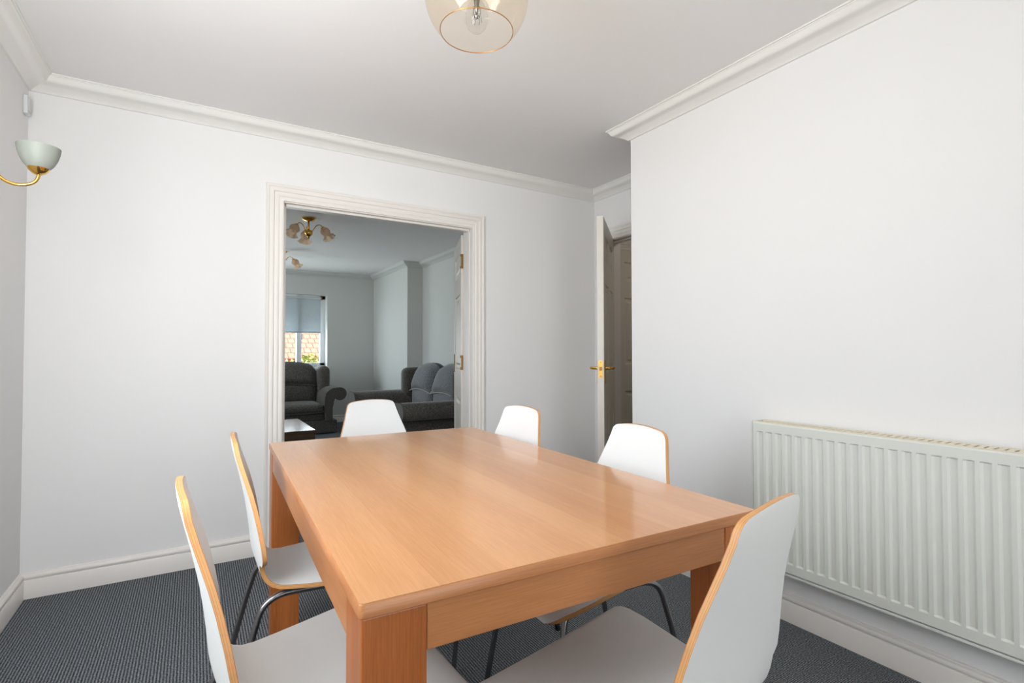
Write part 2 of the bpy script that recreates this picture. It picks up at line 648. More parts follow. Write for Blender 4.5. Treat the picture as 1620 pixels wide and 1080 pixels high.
# ------------------------------------------------------------------ plan dimensions
XL, XR, XQ = -0.645, 2.0395, 2.643        # dining: left wall, radiator wall, recess wall
YB, YC, YF = -2.60, 2.0615, 3.0665        # back wall, outer corner, far wall
ZC = 2.310
OL, OR, OT = 0.407, 1.572, 1.912          # double-door opening
LY = 8.255                                # lounge end wall
FT = 0.12                                 # partition thickness

# floor and ceiling
struct(MB().box(-2.0, 4.3, -2.95, 8.7, -0.12, 0.0), 'floor', CARPET)
struct(MB().box(-2.0, 4.3, -2.95, 8.7, ZC, ZC + 0.15), 'ceiling', CEIL)

# walls of the dining room
w = MB()
w.box(XL - 0.25, OL - 0.02, YF, YF + FT, 0, ZC)
w.box(OR + 0.02, XQ + FT, YF, YF + FT, 0, ZC)
w.box(OL - 0.02, OR + 0.02, YF, YF + FT, OT + 0.02, ZC)
struct(w, 'wall_far', WALL)
# left wall with a garden window beside the camera
WL0, WL1, WLZ0, WLZ1 = 0.25, 1.35, 0.85, 2.05
w = MB()
w.box(XL - 0.25, XL, YB - 0.25, WL0, 0, ZC)
w.box(XL - 0.25, XL, WL1, YF, 0, ZC)
w.box(XL - 0.25, XL, WL0, WL1, 0, WLZ0)
w.box(XL - 0.25, XL, WL0, WL1, WLZ1, ZC)
struct(w, 'wall_left', WALL)
# back wall with an added, unseen door opening that holds the fill lamp
PD0, PD1, PDZ = -0.10, 1.50, 2.05
w = MB()
w.box(XL, PD0, YB - 0.25, YB, 0, ZC)
w.box(PD1, XR + 0.12, YB - 0.25, YB, 0, ZC)
w.box(PD0, PD1, YB - 0.25, YB, PDZ, ZC)
struct(w, 'wall_back', WALL)
# right wall with the radiator, returning into the recess
w = MB()
w.box(XR, XR + 0.12, YB, YC, 0, ZC)
struct(w, 'wall_right', WALL, bevel=0.004)
struct(MB().box(XR + 0.12, XQ, YC - 0.12, YC, 0, ZC), 'wall_return', WALL)
# recess wall with the hall doorway
D0, D1, DT = 2.150, 2.912, 1.918
w = MB()
w.box(XQ, XQ + FT, YC - 0.12, D0 - 0.02, 0, ZC)
w.box(XQ, XQ + FT, D1 + 0.02, YF, 0, ZC)
w.box(XQ, XQ + FT, D0 - 0.02, D1 + 0.02, DT + 0.02, ZC)
struct(w, 'wall_recess', WALL)
# hall beyond
w = MB()
w.box(XQ + FT, 4.2, 3.30, 3.42, 0, ZC)
w.box(4.08, 4.2, 1.5, 3.30, 0, ZC)
w.box(XQ + FT, 4.2, 1.4, 1.5, 0, ZC)
w.box(XQ, XQ + FT, 1.4, YC - 0.12, 0, ZC)
struct(w, 'wall_hall', HALLW)
# lounge walls
SX1, SX2, SY = 2.671, 2.452, 6.70
LLX = -1.45
w = MB()
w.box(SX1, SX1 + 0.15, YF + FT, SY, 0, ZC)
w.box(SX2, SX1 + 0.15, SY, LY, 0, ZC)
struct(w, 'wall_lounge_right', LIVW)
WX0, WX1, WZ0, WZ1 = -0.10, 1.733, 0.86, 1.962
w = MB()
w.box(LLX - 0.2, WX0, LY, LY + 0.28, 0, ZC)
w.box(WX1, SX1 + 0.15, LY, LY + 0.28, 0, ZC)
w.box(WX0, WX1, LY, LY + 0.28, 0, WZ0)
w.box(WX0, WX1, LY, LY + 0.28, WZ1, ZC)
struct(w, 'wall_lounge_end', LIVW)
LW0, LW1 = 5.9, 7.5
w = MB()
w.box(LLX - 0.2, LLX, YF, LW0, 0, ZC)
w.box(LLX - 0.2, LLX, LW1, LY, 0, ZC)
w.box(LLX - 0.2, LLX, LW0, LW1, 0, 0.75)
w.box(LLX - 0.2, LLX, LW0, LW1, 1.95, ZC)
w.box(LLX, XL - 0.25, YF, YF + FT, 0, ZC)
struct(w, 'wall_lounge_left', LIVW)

# skirting boards (torus profile)
SK = [(0, 0), (0.018, 0), (0.018, 0.076), (0.0165, 0.0785), (0.0125, 0.080), (0.0125, 0.083), (0.0155, 0.0855), (0.0175, 0.090),
      (0.0178, 0.095), (0.0165, 0.100), (0.013, 0.1045), (0.008, 0.1062), (0.0075, 0.1085), (0.003, 0.1105), (0, 0.1105)]


def skirting(name, path, mat=TRIM):
    return struct(moulding(path, SK), name, mat, smooth=True, angle=35)


skirting('baseboard_far', [(OL - 0.085, YF), (XL, YF)])
skirting('baseboard_recess', [(XQ, YF), (OR + 0.085, YF)])
skirting('baseboard_left', [(XL, YF), (XL, YB)])
skirting('baseboard_right', [(XR, YB), (XR, YC), (XQ, YC)])
skirting('baseboard_lounge_end', [(SX1, YF + FT), (SX1, SY), (SX2, SY), (SX2, LY), (LLX, LY)])
skirting('baseboard_hall', [(4.08, 3.30), (3.80, 3.30)])

# coving
CV = [(0, 2.2460), (0.0095, 2.2460), (0.0110, 2.2475), (0.0135, 2.2505), (0.0190, 2.2550), (0.0275, 2.2602), (0.0400, 2.2662), (0.0520, 2.2712),
      (0.0640, 2.2758), (0.0715, 2.2798), (0.0765, 2.2845), (0.0800, 2.2905), (0.0830, 2.2955), (0.0865, 2.2990), (0.0885, 2.2995), (0.0888, 2.3035),
      (0.0950, 2.3040), (0.0950, 2.3100), (0, 2.3100)]
loop = [(XL, YB), (XR, YB), (XR, YC), (XQ, YC), (XQ, YF), (XL, YF)]
struct(moulding(loop, CV, True), 'trim_1', COVE, smooth=True, angle=30)
CV2 = [(d * 0.95, z) for d, z in CV]
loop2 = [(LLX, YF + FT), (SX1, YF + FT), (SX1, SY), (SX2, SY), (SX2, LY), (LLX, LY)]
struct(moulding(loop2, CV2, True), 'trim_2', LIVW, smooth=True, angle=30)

# architraves: profile of (distance from opening, projection)
AR = [(0, 0), (0, 0.010), (0.006, 0.0125), (0.016, 0.0125), (0.020, 0.0105), (0.024, 0.0145), (0.032, 0.0165), (0.040, 0.0145), (0.045, 0.012),
      (0.049, 0.018), (0.058, 0.0205), (0.066, 0.0185), (0.070, 0.016), (0.074, 0.020), (0.083, 0.0215), (0.0865, 0.019), (0.087, 0)]


def architrave(a0, a1, top, to3d):
    """a0,a1: opening edges along the wall; to3d(along, z, out) -> point"""
    rings = [[to3d(a0 - d, 0, o) for d, o in AR], [to3d(a0 - d, top + d, o) for d, o in AR],
             [to3d(a1 + d, top + d, o) for d, o in AR], [to3d(a1 + d, 0, o) for d, o in AR]]
    return MB().loft(rings, True, True)


struct(architrave(OL, OR, OT, lambda a, z, o: (a, YF - o, z)), 'trim_3', TRIM, smooth=True, angle=35)
struct(architrave(OL, OR, OT, lambda a, z, o: (a, YF + FT + o, z)), 'trim_4', TRIM, smooth=True, angle=35)
ARs = AR
struct(architrave(D0, D1, DT, lambda a, z, o: (XQ - o, a, z)), 'trim_5', TRIM, smooth=True, angle=35)
# linings and door stops
w = MB()
w.box(OL - 0.02, OL + 0.006, YF, YF + FT, 0, OT)
w.box(OR, OR + 0.02, YF, YF + FT, 0, OT)
w.box(OL - 0.02, OR + 0.02, YF, YF + FT, OT - 0.006, OT + 0.02)
w.box(OL, OL + 0.018, YF + 0.03, YF + 0.075, 0, OT)
w.box(OR - 0.006, OR, YF + 0.03, YF + 0.075, 0, OT)
w.box(OL, OR, YF + 0.03, YF + 0.075, OT - 0.018, OT)
struct(w, 'trim_6', TRIM, bevel=0.0015)
w = MB()
w.box(XQ, XQ + FT, D0 - 0.02, D0 + 0.006, 0, DT)
w.box(XQ, XQ + FT, D1 - 0.006, D1 + 0.02, 0, DT)
w.box(XQ, XQ + FT, D0 - 0.02, D1 + 0.02, DT - 0.006, DT + 0.02)
w.box(XQ + 0.045, XQ + 0.085, D0, D0 + 0.016, 0, DT)
w.box(XQ + 0.045, XQ + 0.085, D1 - 0.016, D1, 0, DT)
w.box(XQ + 0.045, XQ + 0.085, D0, D1, DT - 0.016, DT)
struct(w, 'trim_7', TRIM, bevel=0.0015)


# ------------------------------------------------------------------ panelled doors
def panel_door(name, width, height, panels, thick=0.038, mat=DOORM):
    """leaf lying in local x 0..width, y 0..thick, hinge at x=0; panels = (x0,x1,z0,z1)"""
    root = bpy.data.objects.new(name, None)
    COL.objects.link(root)
    root['kind'] = 'structure'
    # frame members around the panels
    xs = sorted({0.0, width} | {p[0] for p in panels} | {p[1] for p in panels})
    zs = sorted({0.006, height} | {p[2] for p in panels} | {p[3] for p in panels})
    mb = MB()
    for i in range(len(xs) - 1):
        for j in range(len(zs) - 1):
            cx, cz = (xs[i] + xs[i + 1]) / 2, (zs[j] + zs[j + 1]) / 2
            if any(p[0] < cx < p[1] and p[2] < cz < p[3] for p in panels):
                continue
            v = [(xs[i], 0, zs[j]), (xs[i + 1], 0, zs[j]), (xs[i + 1], 0, zs[j + 1]), (xs[i], 0, zs[j + 1])]
            mb.add(v, [(0, 1, 2, 3)])
            mb.add([(x, thick, z) for x, y, z in v], [(3, 2, 1, 0)])
    mb.add([(0, 0, 0.006), (0, thick, 0.006), (0, thick, height), (0, 0, height)], [(0, 1, 2, 3)])
    mb.add([(width, 0, 0.006), (width, thick, 0.006), (width, thick, height), (width, 0, height)], [(3, 2, 1, 0)])
    mb.add([(0, 0, height), (width, 0, height), (width, thick, height), (0, thick, height)], [(0, 1, 2, 3)])
    mb.add([(0, 0, 0.006), (width, 0, 0.006), (width, thick, 0.006), (0, thick, 0.006)], [(3, 2, 1, 0)])
    mb.build('door_frame', mat, root)
    for (x0, x1, z0, z1) in panels:
        pm = MB()
        for side in (0, 1):
            prof = [(0, 0), (0.008, 0.009), (0.016, 0.011), (0.030, 0.011), (0.046, 0.003)]
            rings = []
            for ins, dep in prof:
                y = dep if side == 0 else thick - dep
                rings.append([(x0 + ins, y, z0 + ins), (x1 - ins, y, z0 + ins), (x1 - ins, y, z1 - ins), (x0 + ins, y, z1 - ins)])
            pm.loft(rings, True, False)
            o = len(pm.v)
            pm.add(rings[-1], [(0, 1, 2, 3)])
        pm.build('panel', mat, root)
    return root


def six_panels(wd, h):
    k = h / 1.957
    s, m = 0.105, 0.095
    xa, xb = s, (wd - m) / 2
    xc, xd = (wd + m) / 2, wd - s
    out = []
    for z0, z1 in ((0.20, 0.745), (0.97, 1.545), (1.686, 1.855)):
        out += [(xa, xb, z0 * k, z1 * k), (xc, xd, z0 * k, z1 * k)]
    return out


def lever_set(root, x, z, thick, flip, brass=BRASS):
    """backplate with lever on both faces, latch plate on the leaf edge"""
    for side in (-1, 1):
        y = -0.0005 if side < 0 else thick + 0.0005
        y1 = y + side * 0.006
        mb = MB().box(x - 0.019, x + 0.019, min(y, y1), max(y, y1), z - 0.085, z + 0.06)
        pl = mb.build('handle_plate', brass, root, bevel=0.003)
        lv = MB()
        yo = y + side * 0.045
        lv.tube([(x, y1, z + 0.01), (x, yo - side * 0.01, z + 0.01), (x + flip * 0.008, yo, z + 0.01), (x + flip * 0.03, yo + side * 0.002, z + 0.010),
                 (x + flip * 0.07, yo + side * 0.002, z + 0.006), (x + flip * 0.10, yo, z + 0.008), (x + flip * 0.108, yo - side * 0.004, z + 0.010)],
                [0.0105, 0.0085, 0.009, 0.0078, 0.0075, 0.0085, 0.006], 10)
        lv.build('lever', brass, pl, smooth=True, angle=60)


# recess door, standing open towards the dining room
dw, dh, dth = 0.752, 1.905, 0.040
door1 = panel_door('door_1', dw, dh, six_panels(dw, dh), dth)
hx, hy = XQ - 0.004, D1 - 0.010
ang = math.atan2(2.400 - hy, 2.088 - hx)
door1.location = (hx, hy, 0.003)
door1.rotation_euler = (0, 0, ang)
tag(door1, 'white six panel door standing ajar in the recess beyond the radiator wall', 'door')
# local +y of the leaf points away from the hall side; hall face is y=0 side or thick side depending on swing
lever_set(door1, dw - 0.055, 0.965, dth, -1)
fp = MB().box(dw, dw + 0.0015, 0.008, dth - 0.008, 0.918, 1.022).build('latch_plate', SATBRASS, door1)
MB().box(dw + 0.0014, dw + 0.010, 0.013, dth - 0.013, 0.962, 0.984).build('latch_bolt', OLDBRASS, fp)
for zz in (0.928, 1.012):
    m = Matrix.Rotation(math.pi / 2, 3, 'Y')
    MB().lathe([(0.0, 0.0), (0.004, 0.0), (0.004, 0.0012), (0, 0.0014)], (dw + 0.0014, dth / 2, zz), 10, 0, m).build('screw', OLDBRASS, fp)

# hall cupboard door
door3 = panel_door('door_3', 0.76, 1.957, six_panels(0.76, 1.957), 0.035)
door3.location = (3.80, 3.295, 0.0)
door3.rotation_euler = (0, 0, math.pi)
tag(door3, 'white six panel hall door seen past the open door', 'door')
MB().box(0.0, 0.76, 0.036, 0.0365, 0, 0.001).build('threshold', TRIM, door3)
struct(architrave(3.02, 3.82, 1.967, lambda a, z, o: (a, 3.30 - o * 0.8, z)), 'trim_8', TRIM, smooth=True, angle=35)

# double door leaf folded back into the lounge (hinged on the right jamb)
lw, lh, lth = 0.572, 1.885, 0.038
leaf_panels = [(0.09, 0.482, 0.20, 0.745), (0.09, 0.482, 0.95, 1.49), (0.09, 0.482, 1.63, 1.785)]
door2 = panel_door('door_2', lw, lh, leaf_panels, lth)
LA = math.atan2(0.55, 0.205)
door2.location = (1.599, YF + FT + 0.012, 0.004)
door2.rotation_euler = (0, 0, LA)
tag(door2, 'white panelled double door leaf folded back into the lounge', 'door')
for zz in (1.002, 1.703):
    hg = MB()
    for sx in (-1, 1):
        # each flap is a waisted H shape on the hinge edge / jamb
        pts = [(0.003, 0.05), (0.024, 0.05), (0.024, 0.034), (0.017, 0.030), (0.017, -0.030), (0.024, -0.034), (0.024, -0.05), (0.003, -0.05)]
        ring0 = [(-0.002, lth / 2 + 0.003 + sx * a * 0.95, zz + b) for a, b in pts]
        ring1 = [(-0.0005, lth / 2 + 0.003 + sx * a * 0.95, zz + b) for a, b in pts]
        hg.loft([ring0, ring1], True, True)
    hg.tube([(-0.005, lth / 2 + 0.003, zz - 0.05), (-0.005, lth / 2 + 0.003, zz + 0.05)], 0.0045, 10)
    hg.build('hinge', OLDBRASS, door2)
fp = MB().box(lw, lw + 0.0015, 0.009, lth - 0.009, 0.93, 1.05).build('latch_plate', OLDBRASS, door2)
MB().box(lw - 0.075, lw - 0.045, lth, lth + 0.006, 0.92, 1.06).build('handle_plate', OLDBRASS, door2, bevel=0.002)

# ------------------------------------------------------------------ windows
# lounge end window
win = MB()
FY0, FY1 = LY + 0.17, LY + 0.23
w1 = thing('window_1', ((WX0 + WX1) / 2, LY, WZ0), 0, kind='structure')


def add_abs(mb, name, mat, root, **kw):
    o = mb.build(name, mat, root, **kw)
    o.matrix_parent_inverse = Matrix.Translation(-Vector(root.location)) if root.rotation_euler[2] == 0 else root.matrix_basis.inverted()
    return o


fr = MB()
fr.box(WX0, WX0 + 0.055, FY0, FY1, WZ0, WZ1)
fr.box(WX1 - 0.075, WX1, FY0, FY1, WZ0, WZ1)
fr.box(WX0, WX1, FY0, FY1, WZ1 - 0.055, WZ1)
fr.box(WX0, WX1, FY0, FY1, WZ0, WZ0 + 0.06)
add_abs(fr, 'window_frame', UPVC, w1, bevel=0.004)
for xm in (0.28, 1.352):
    add_abs(MB().box(xm - 0.036, xm + 0.036, FY0 - 0.006, FY1, WZ0 + 0.05, WZ1 - 0.05), 'mullion', UPVC, w1, bevel=0.004)
x_edges = [WX0 + 0.05, 0.245, 0.315, 1.316, 1.388, WX1 - 0.07]
for a, b_ in ((0, 1), (2, 3), (4, 5)):
    add_abs(MB().box(x_edges[a], x_edges[b_], FY0 + 0.028, FY0 + 0.034, WZ0 + 0.05, WZ1 - 0.05), 'window_pane', PANE, w1)
add_abs(MB().box(1.372, 1.398, FY0 - 0.03, FY0 - 0.004, 1.27, 1.37), 'window_handle', WHITEP, w1, bevel=0.004)
add_abs(MB().box(WX0 - 0.03, WX1 + 0.03, LY - 0.03, FY0, WZ0 - 0.025, WZ0), 'window_sill', UPVC, w1, bevel=0.006)


def plain_window(name, root_loc, along, a0, a1, z0, z1, d0, d1, n, mat=UPVC):
    """window out of view, along='x' or 'y', d = depth range"""
    root = thing(name, root_loc, 0, kind='structure')

    def bx(p, q, r, s):
        return MB().box(p, q, d0, d1, r, s) if along == 'x' else MB().box(d0, d1, p, q, r, s)
    for nm, args in (('window_frame', (a0, a0 + 0.05, z0, z1)), ('window_frame', (a1 - 0.05, a1, z0, z1)), ('window_frame', (a0, a1, z1 - 0.05, z1)),
                     ('window_frame', (a0, a1, z0, z0 + 0.05))):
        add_abs(bx(*args), nm, mat, root)
    for i in range(1, n):
        c = a0 + (a1 - a0) * i / n
        add_abs(bx(c - 0.03, c + 0.03, z0 + 0.05, z1 - 0.05), 'mullion', mat, root)
    return root


plain_window('window_2', (XL - 0.12, 0.80, WLZ0), 'y', WL0, WL1, WLZ0, WLZ1, XL - 0.24, XL - 0.18, 2)
plain_window('added_window_3', (0.70, YB - 0.2, 0), 'x', PD0, PD1, 0.0, PDZ, YB - 0.24, YB - 0.19, 2)  # made-up door frame, added around the fill lamp in the back wall
plain_window('window_4', (LLX - 0.1, 6.7, 0.75), 'y', LW0, LW1, 0.75, 1.95, LLX - 0.18, LLX - 0.12, 3)

# roller blind in the lounge window
rb = thing('roller_blind', (0.80, LY + 0.14, WZ1), 0, 'grey cloth roller blind half lowered in the lounge window', 'blind')
add_abs(MB().tube([(WX0 + 0.05, LY + 0.135, 1.925), (1.665, LY + 0.135, 1.925)], 0.018, 12), 'roller_tube', WHITEP, rb, smooth=True, angle=50)
add_abs(MB().box(WX0 + 0.055, 1.660, LY + 0.1345, LY + 0.1358, 1.386, 1.93), 'blind_cloth', BLIND, rb)
add_abs(MB().box(WX0 + 0.055, 1.660, LY + 0.129, LY + 0.141, 1.378, 1.398), 'bottom_bar', BLIND, rb, bevel=0.003)
add_abs(MB().box(1.662, 1.680, LY + 0.115, LY + 0.165, 1.90, 1.962), 'blind_bracket', OLDBRASS, rb, bevel=0.003)

# ------------------------------------------------------------------ dining table
TA = -0.0339
table = thing('dining_table', (0.6287, 1.389, 0), TA, 'rectangular oak veneer dining table in the middle of the room', 'table')
TW, TL, TZ = 0.832, 1.418, 0.740


def rounded_rect(hw, hl, r, n=5):
    pts = []
    for cx, cy, a0 in ((hw - r, hl - r, 0), (-hw + r, hl - r, 90), (-hw + r, -hl + r, 180), (hw - r, -hl + r, 270)):
        for k in range(n + 1):
            a = math.radians(a0 + 90 * k / n)
            pts.append((cx + r * math.cos(a), cy + r * math.sin(a)))
    return pts


def clip_x(poly, x, keep_gt):
    out = []
    for i in range(len(poly)):
        a, b = poly[i], poly[(i + 1) % len(poly)]
        ia = (a[0] >= x) if keep_gt else (a[0] <= x)
        ib = (b[0] >= x) if keep_gt else (b[0] <= x)
        if ia:
            out.append(a)
        if ia != ib:
            t = (x - a[0]) / (b[0] - a[0])
            out.append((x, a[1] + t * (b[1] - a[1])))
    return out


outer = rounded_rect(TW / 2, TL / 2, 0.008)
rings = []
for ins, z in ((0.0015, TZ - 0.0215), (0, TZ - 0.0200), (0, TZ - 0.0032), (0.0012, TZ - 0.0012)):
    rings.append([(x * (1 - ins / 0.42), y * (1 - ins / 0.70), z) for x, y in outer])
MB().loft(rings, True, True).build('tabletop', EDGX, table, smooth=True, angle=40)
edges_x = [-TW / 2, -0.300, -0.188, -0.070, 0.052, 0.170, 0.292, TW / 2]
top_out = rounded_rect(TW / 2 - 0.0012, TL / 2 - 0.0012, 0.007)
for i in range(7):
    p = clip_x(clip_x(top_out, edges_x[i] + 0.00012, True), edges_x[i + 1] - 0.00012, False)
    p2 = []
    for q in p:
        if not p2 or (abs(q[0] - p2[-1][0]) + abs(q[1] - p2[-1][1])) > 1e-6:
            p2.append(q)
    MB().loft([[(x, y, TZ - 0.0012) for x, y in p2], [(x, y, TZ) for x, y in p2]], True, True).build('plank', TOPW, table)
LG = 0.093
oh = 0.003
for sx in (-1, 1):
    for sy in (-1, 1):
        cx, cy = sx * (TW / 2 - oh - LG / 2), sy * (TL / 2 - oh - LG / 2)
        MB().box(cx - LG / 2, cx + LG / 2, cy - LG / 2, cy + LG / 2, 0.0, TZ - 0.0215).build('leg', LEGW, table, bevel=0.0025)
AZ0, AZ1 = 0.651, TZ - 0.0217
ax, ay = TW / 2 - oh, TL / 2 - oh
for sy in (-1, 1):
    y0, y1 = sorted((sy * (ay - 0.002), sy * (ay - 0.022)))
    MB().box(-ax + LG + 0.0005, ax - LG - 0.0005, y0, y1, AZ0, AZ1).build('apron', APRX, table, bevel=0.0015)
for sx in (-1, 1):
    x0, x1 = sorted((sx * (ax - 0.002), sx * (ax - 0.022)))
    MB().box(x0, x1, -ay + LG + 0.0005, ay - LG - 0.0005, AZ0, AZ1).build('apron', APRY, table, bevel=0.0015)

# ------------------------------------------------------------------ dining chairs
# shell centre-line: (u forward, z, half width)
SHELL = [
    (-0.0432, 0.8410, 0.098), (-0.0428, 0.8385, 0.110), (-0.0420, 0.8330, 0.1175), (-0.0408, 0.8260, 0.1215), (-0.0390, 0.8150, 0.1245),
    (-0.0305, 0.7800, 0.134), (-0.0200, 0.7400, 0.146), (-0.0105, 0.7000, 0.158), (-0.0015, 0.6600, 0.171), (0.0075, 0.6100, 0.1865),
    (0.0140, 0.5650, 0.1985), (0.0165, 0.5400, 0.2015), (0.0174, 0.5270, 0.1960), (0.0176, 0.5200, 0.1880),
    # waist
    (0.0178, 0.5192, 0.162), (0.0190, 0.5080, 0.154), (0.0225, 0.4930, 0.148), (0.0290, 0.4770, 0.146), (0.0385, 0.4630, 0.1455), (0.0510, 0.4520, 0.146),
    (0.0670, 0.4455, 0.148), (0.0920, 0.4425, 0.153), (0.1400, 0.4415, 0.167), (0.2000, 0.4420, 0.183), (0.2700, 0.4430, 0.202), (0.3300, 0.4430, 0.217),
    (0.3750, 0.4420, 0.2255), (0.4000, 0.4395, 0.226), (0.4150, 0.4345, 0.222), (0.4250, 0.4270, 0.213), (0.4305, 0.4185, 0.199), (0.4330, 0.4100, 0.180)]
NSPLIT = 14
NW = 13
THK = 0.0115


def shell_grid():
    rows = []
    for i, (u, z, hw) in enumerate(SHELL):
        row = []
        for k in range(NW):
            w_ = -1 + 2 * k / (NW - 1)
            v = w_ * hw
            back = max(0.0, min(1.0, (z - 0.455) / 0.07))
            du = (0.56 * v * v - 0.24 * hw * hw) * back
            dz = 0.0
            if i < 12:
                f = max(0.0, min(1.0, (z - 0.70) / 0.12))
                dz -= 0.80 * v * v * f
            else:
                dz += 0.05 * v * v * (1 - back)
            row.append(Vector((u + du, v, z + dz)))
        rows.append(row)
    return rows


GRID = shell_grid()


def grid_normals(g):
    R, C = len(g), len(g[0])
    N = [[None] * C for _ in range(R)]
    for i in range(R):
        for k in range(C):
            a = g[min(i + 1, R - 1)][k] - g[max(i - 1, 0)][k]
            b = g[i][min(k + 1, C - 1)] - g[i][max(k - 1, 0)]
            n = b.cross(a)
            if n.length < 1e-9:
                n = Vector((1, 0, 0))
            N[i][k] = n.normalized()
    return N


NRM = grid_normals(GRID)
# the front of the back faces +u and the seat faces +z
if NRM[6][6].x < 0:
    NRM = [[-n for n in r] for r in NRM]


def shell_part(i0, i1, name, close_top, close_bottom):
    g = GRID[i0:i1]
    nn = NRM[i0:i1]
    R = len(g)
    back = [[g[i][k] - nn[i][k] * THK for k in range(NW)] for i in range(R)]
    mb = MB()
    for src in (g, back):
        v = [p for r in src for p in r]
        f = []
        for i in range(R - 1):
            for k in range(NW - 1):
                a = i * NW + k
                f.append((a, a + 1, a + NW + 1, a + NW))
        if src is back:
            f = [tuple(reversed(q)) for q in f]
        mb.add(v, f, 0)
    # ply edge strip round the outline
    order = [(i, 0) for i in range(R)]
    if close_bottom:
        order += [(R - 1, k) for k in range(1, NW)]
    rest = [(i, NW - 1) for i in range(R - 1, -1, -1)]
    strips = []
    if close_bottom and close_top:
        strips.append(order + rest[1:] + [(0, k) for k in range(NW - 2, -1, -1)])
    elif close_bottom:
        strips.append(order + rest[1:])
    elif close_top:
        strips.append(list(reversed(rest))[::-1] + [(0, k) for k in range(NW - 2, -1, -1)] + [(i, 0) for i in range(1, R)])
    uvs = []
    nfront = len(mb.f)
    for st in strips:
        o = len(mb.v)
        for (i, k) in st:
            mb.v.append(tuple(g[i][k]))
            mb.v.append(tuple(back[i][k]))
        for j in range(len(st) - 1):
            a = o + 2 * j
            mb.f.append((a, a + 1, a + 3, a + 2))
            mb.mi.append(1)
    me = bpy.data.meshes.new(name)
    me.from_pydata(mb.v, [], mb.f)
    me.materials.append(LAM)
    me.materials.append(PLY)
    me.polygons.foreach_set('material_index', mb.mi)
    me.polygons.foreach_set('use_smooth', [True] * len(me.polygons))
    uvl = me.uv_layers.new(name='UVMap')
    for p in me.polygons:
        if p.material_index == 1:
            for li in p.loop_indices:
                vi = me.loops[li].vertex_index
                par = (vi - len(g) * NW * 2) % 2
                uvl.data[li].uv = (0.0, float(par))
    me.update()
    return me


def make_chair():
    root = thing('dining_chair', (0, 0, 0))
    bk = bpy.data.objects.new('backrest', shell_part(0, NSPLIT, 'backrest', True, True))
    st = bpy.data.objects.new('seat', shell_part(NSPLIT - 1 + 1, len(SHELL), 'seat', True, True))
    for o in (bk, st):
        COL.objects.link(o)
        o.parent = root
    r = 0.0086
    zt = 0.4395 - THK - r + 0.001
    for s in (-1, 1):
        # rear leg with its bend, front leg with its bend, rail between
        rear = [(-0.085, s * 0.185, 0.004), (-0.010, s * 0.160, 0.300), (0.012, s * 0.153, 0.375)]
        c0, c1, c2 = Vector((0.012, s * 0.153, 0.375)), Vector((0.028, s * 0.148, zt + 0.004)), Vector((0.095, s * 0.140, zt))
        for k in range(1, 8):
            t = k / 8
            rear.append(tuple(c0 * (1 - t) ** 2 + c1 * 2 * t * (1 - t) + c2 * t * t))
        rear.append(tuple(c2))
        lg = MB().tube(rear, r, 10).build('leg', CHROME, root, smooth=True, angle=60)
        MB().tube([(-0.0858, s * 0.1853, 0.0), (-0.081, s * 0.1837, 0.022)], 0.0112, 10).build('foot_cap', RUBBER, lg, smooth=True, angle=60)
        front = [(0.420, s * 0.190, 0.004), (0.372, s * 0.168, 0.300), (0.360, s * 0.161, 0.375)]
        c0, c1, c2 = Vector((0.360, s * 0.161, 0.375)), Vector((0.352, s * 0.157, zt + 0.004)), Vector((0.290, s * 0.150, zt))
        for k in range(1, 8):
            t = k / 8
            front.append(tuple(c0 * (1 - t) ** 2 + c1 * 2 * t * (1 - t) + c2 * t * t))
        front.append(tuple(c2))
        lg = MB().tube(front, r, 10).build('leg', CHROME, root, smooth=True, angle=60)
        MB().tube([(0.4206, s * 0.1903, 0.0), (0.417, s * 0.1887, 0.022)], 0.0112, 10).build('foot_cap', RUBBER, lg, smooth=True, angle=60)
        MB().tube([(0.094, s * 0.1402, zt), (0.291, s * 0.1501, zt)], r, 10).build('side_rail', CHROME, root, smooth=True, angle=60)
    for u in (0.12, 0.27):
        v = 0.1402 + (u - 0.094) * 0.0504
        MB().tube([(u, -v, zt - 0.001), (u, v, zt - 0.001)], 0.0075, 8).build('cross_bar', CHROME, root, smooth=True, angle=60)
    return root


CH = [((0.029, 1.111), 2.0, 'white shell dining chair with ply edge, near left side of the table'),
      ((0.145, 1.680), -2.9, 'white shell dining chair with ply edge, far left side of the table'),
      ((0.769, 0.528), 101.35, 'white shell dining chair seen from behind at the near end of the table'),
      ((1.175, 1.204), 177.19, 'white shell dining chair on the right side of the table, nearer the radiator'),
      ((1.112, 1.795), 186.0, 'white shell dining chair on the right side of the table, nearer the double doorway'),
      ((0.754, 2.515), -84.26, 'white shell dining chair at the far head of the table before the doorway')]
proto = make_chair()
for i, ((x, y), deg, lab) in enumerate(CH):
    c = proto if i == 0 else copy_tree(proto)
    c.location = (x, y, 0)
    c.rotation_euler = (0, 0, math.radians(deg))
    if i == 4:
        c.scale = (0.94, 0.945, 1.015)
    tag(c, lab, 'chair', 'white dining chairs round the oak table')

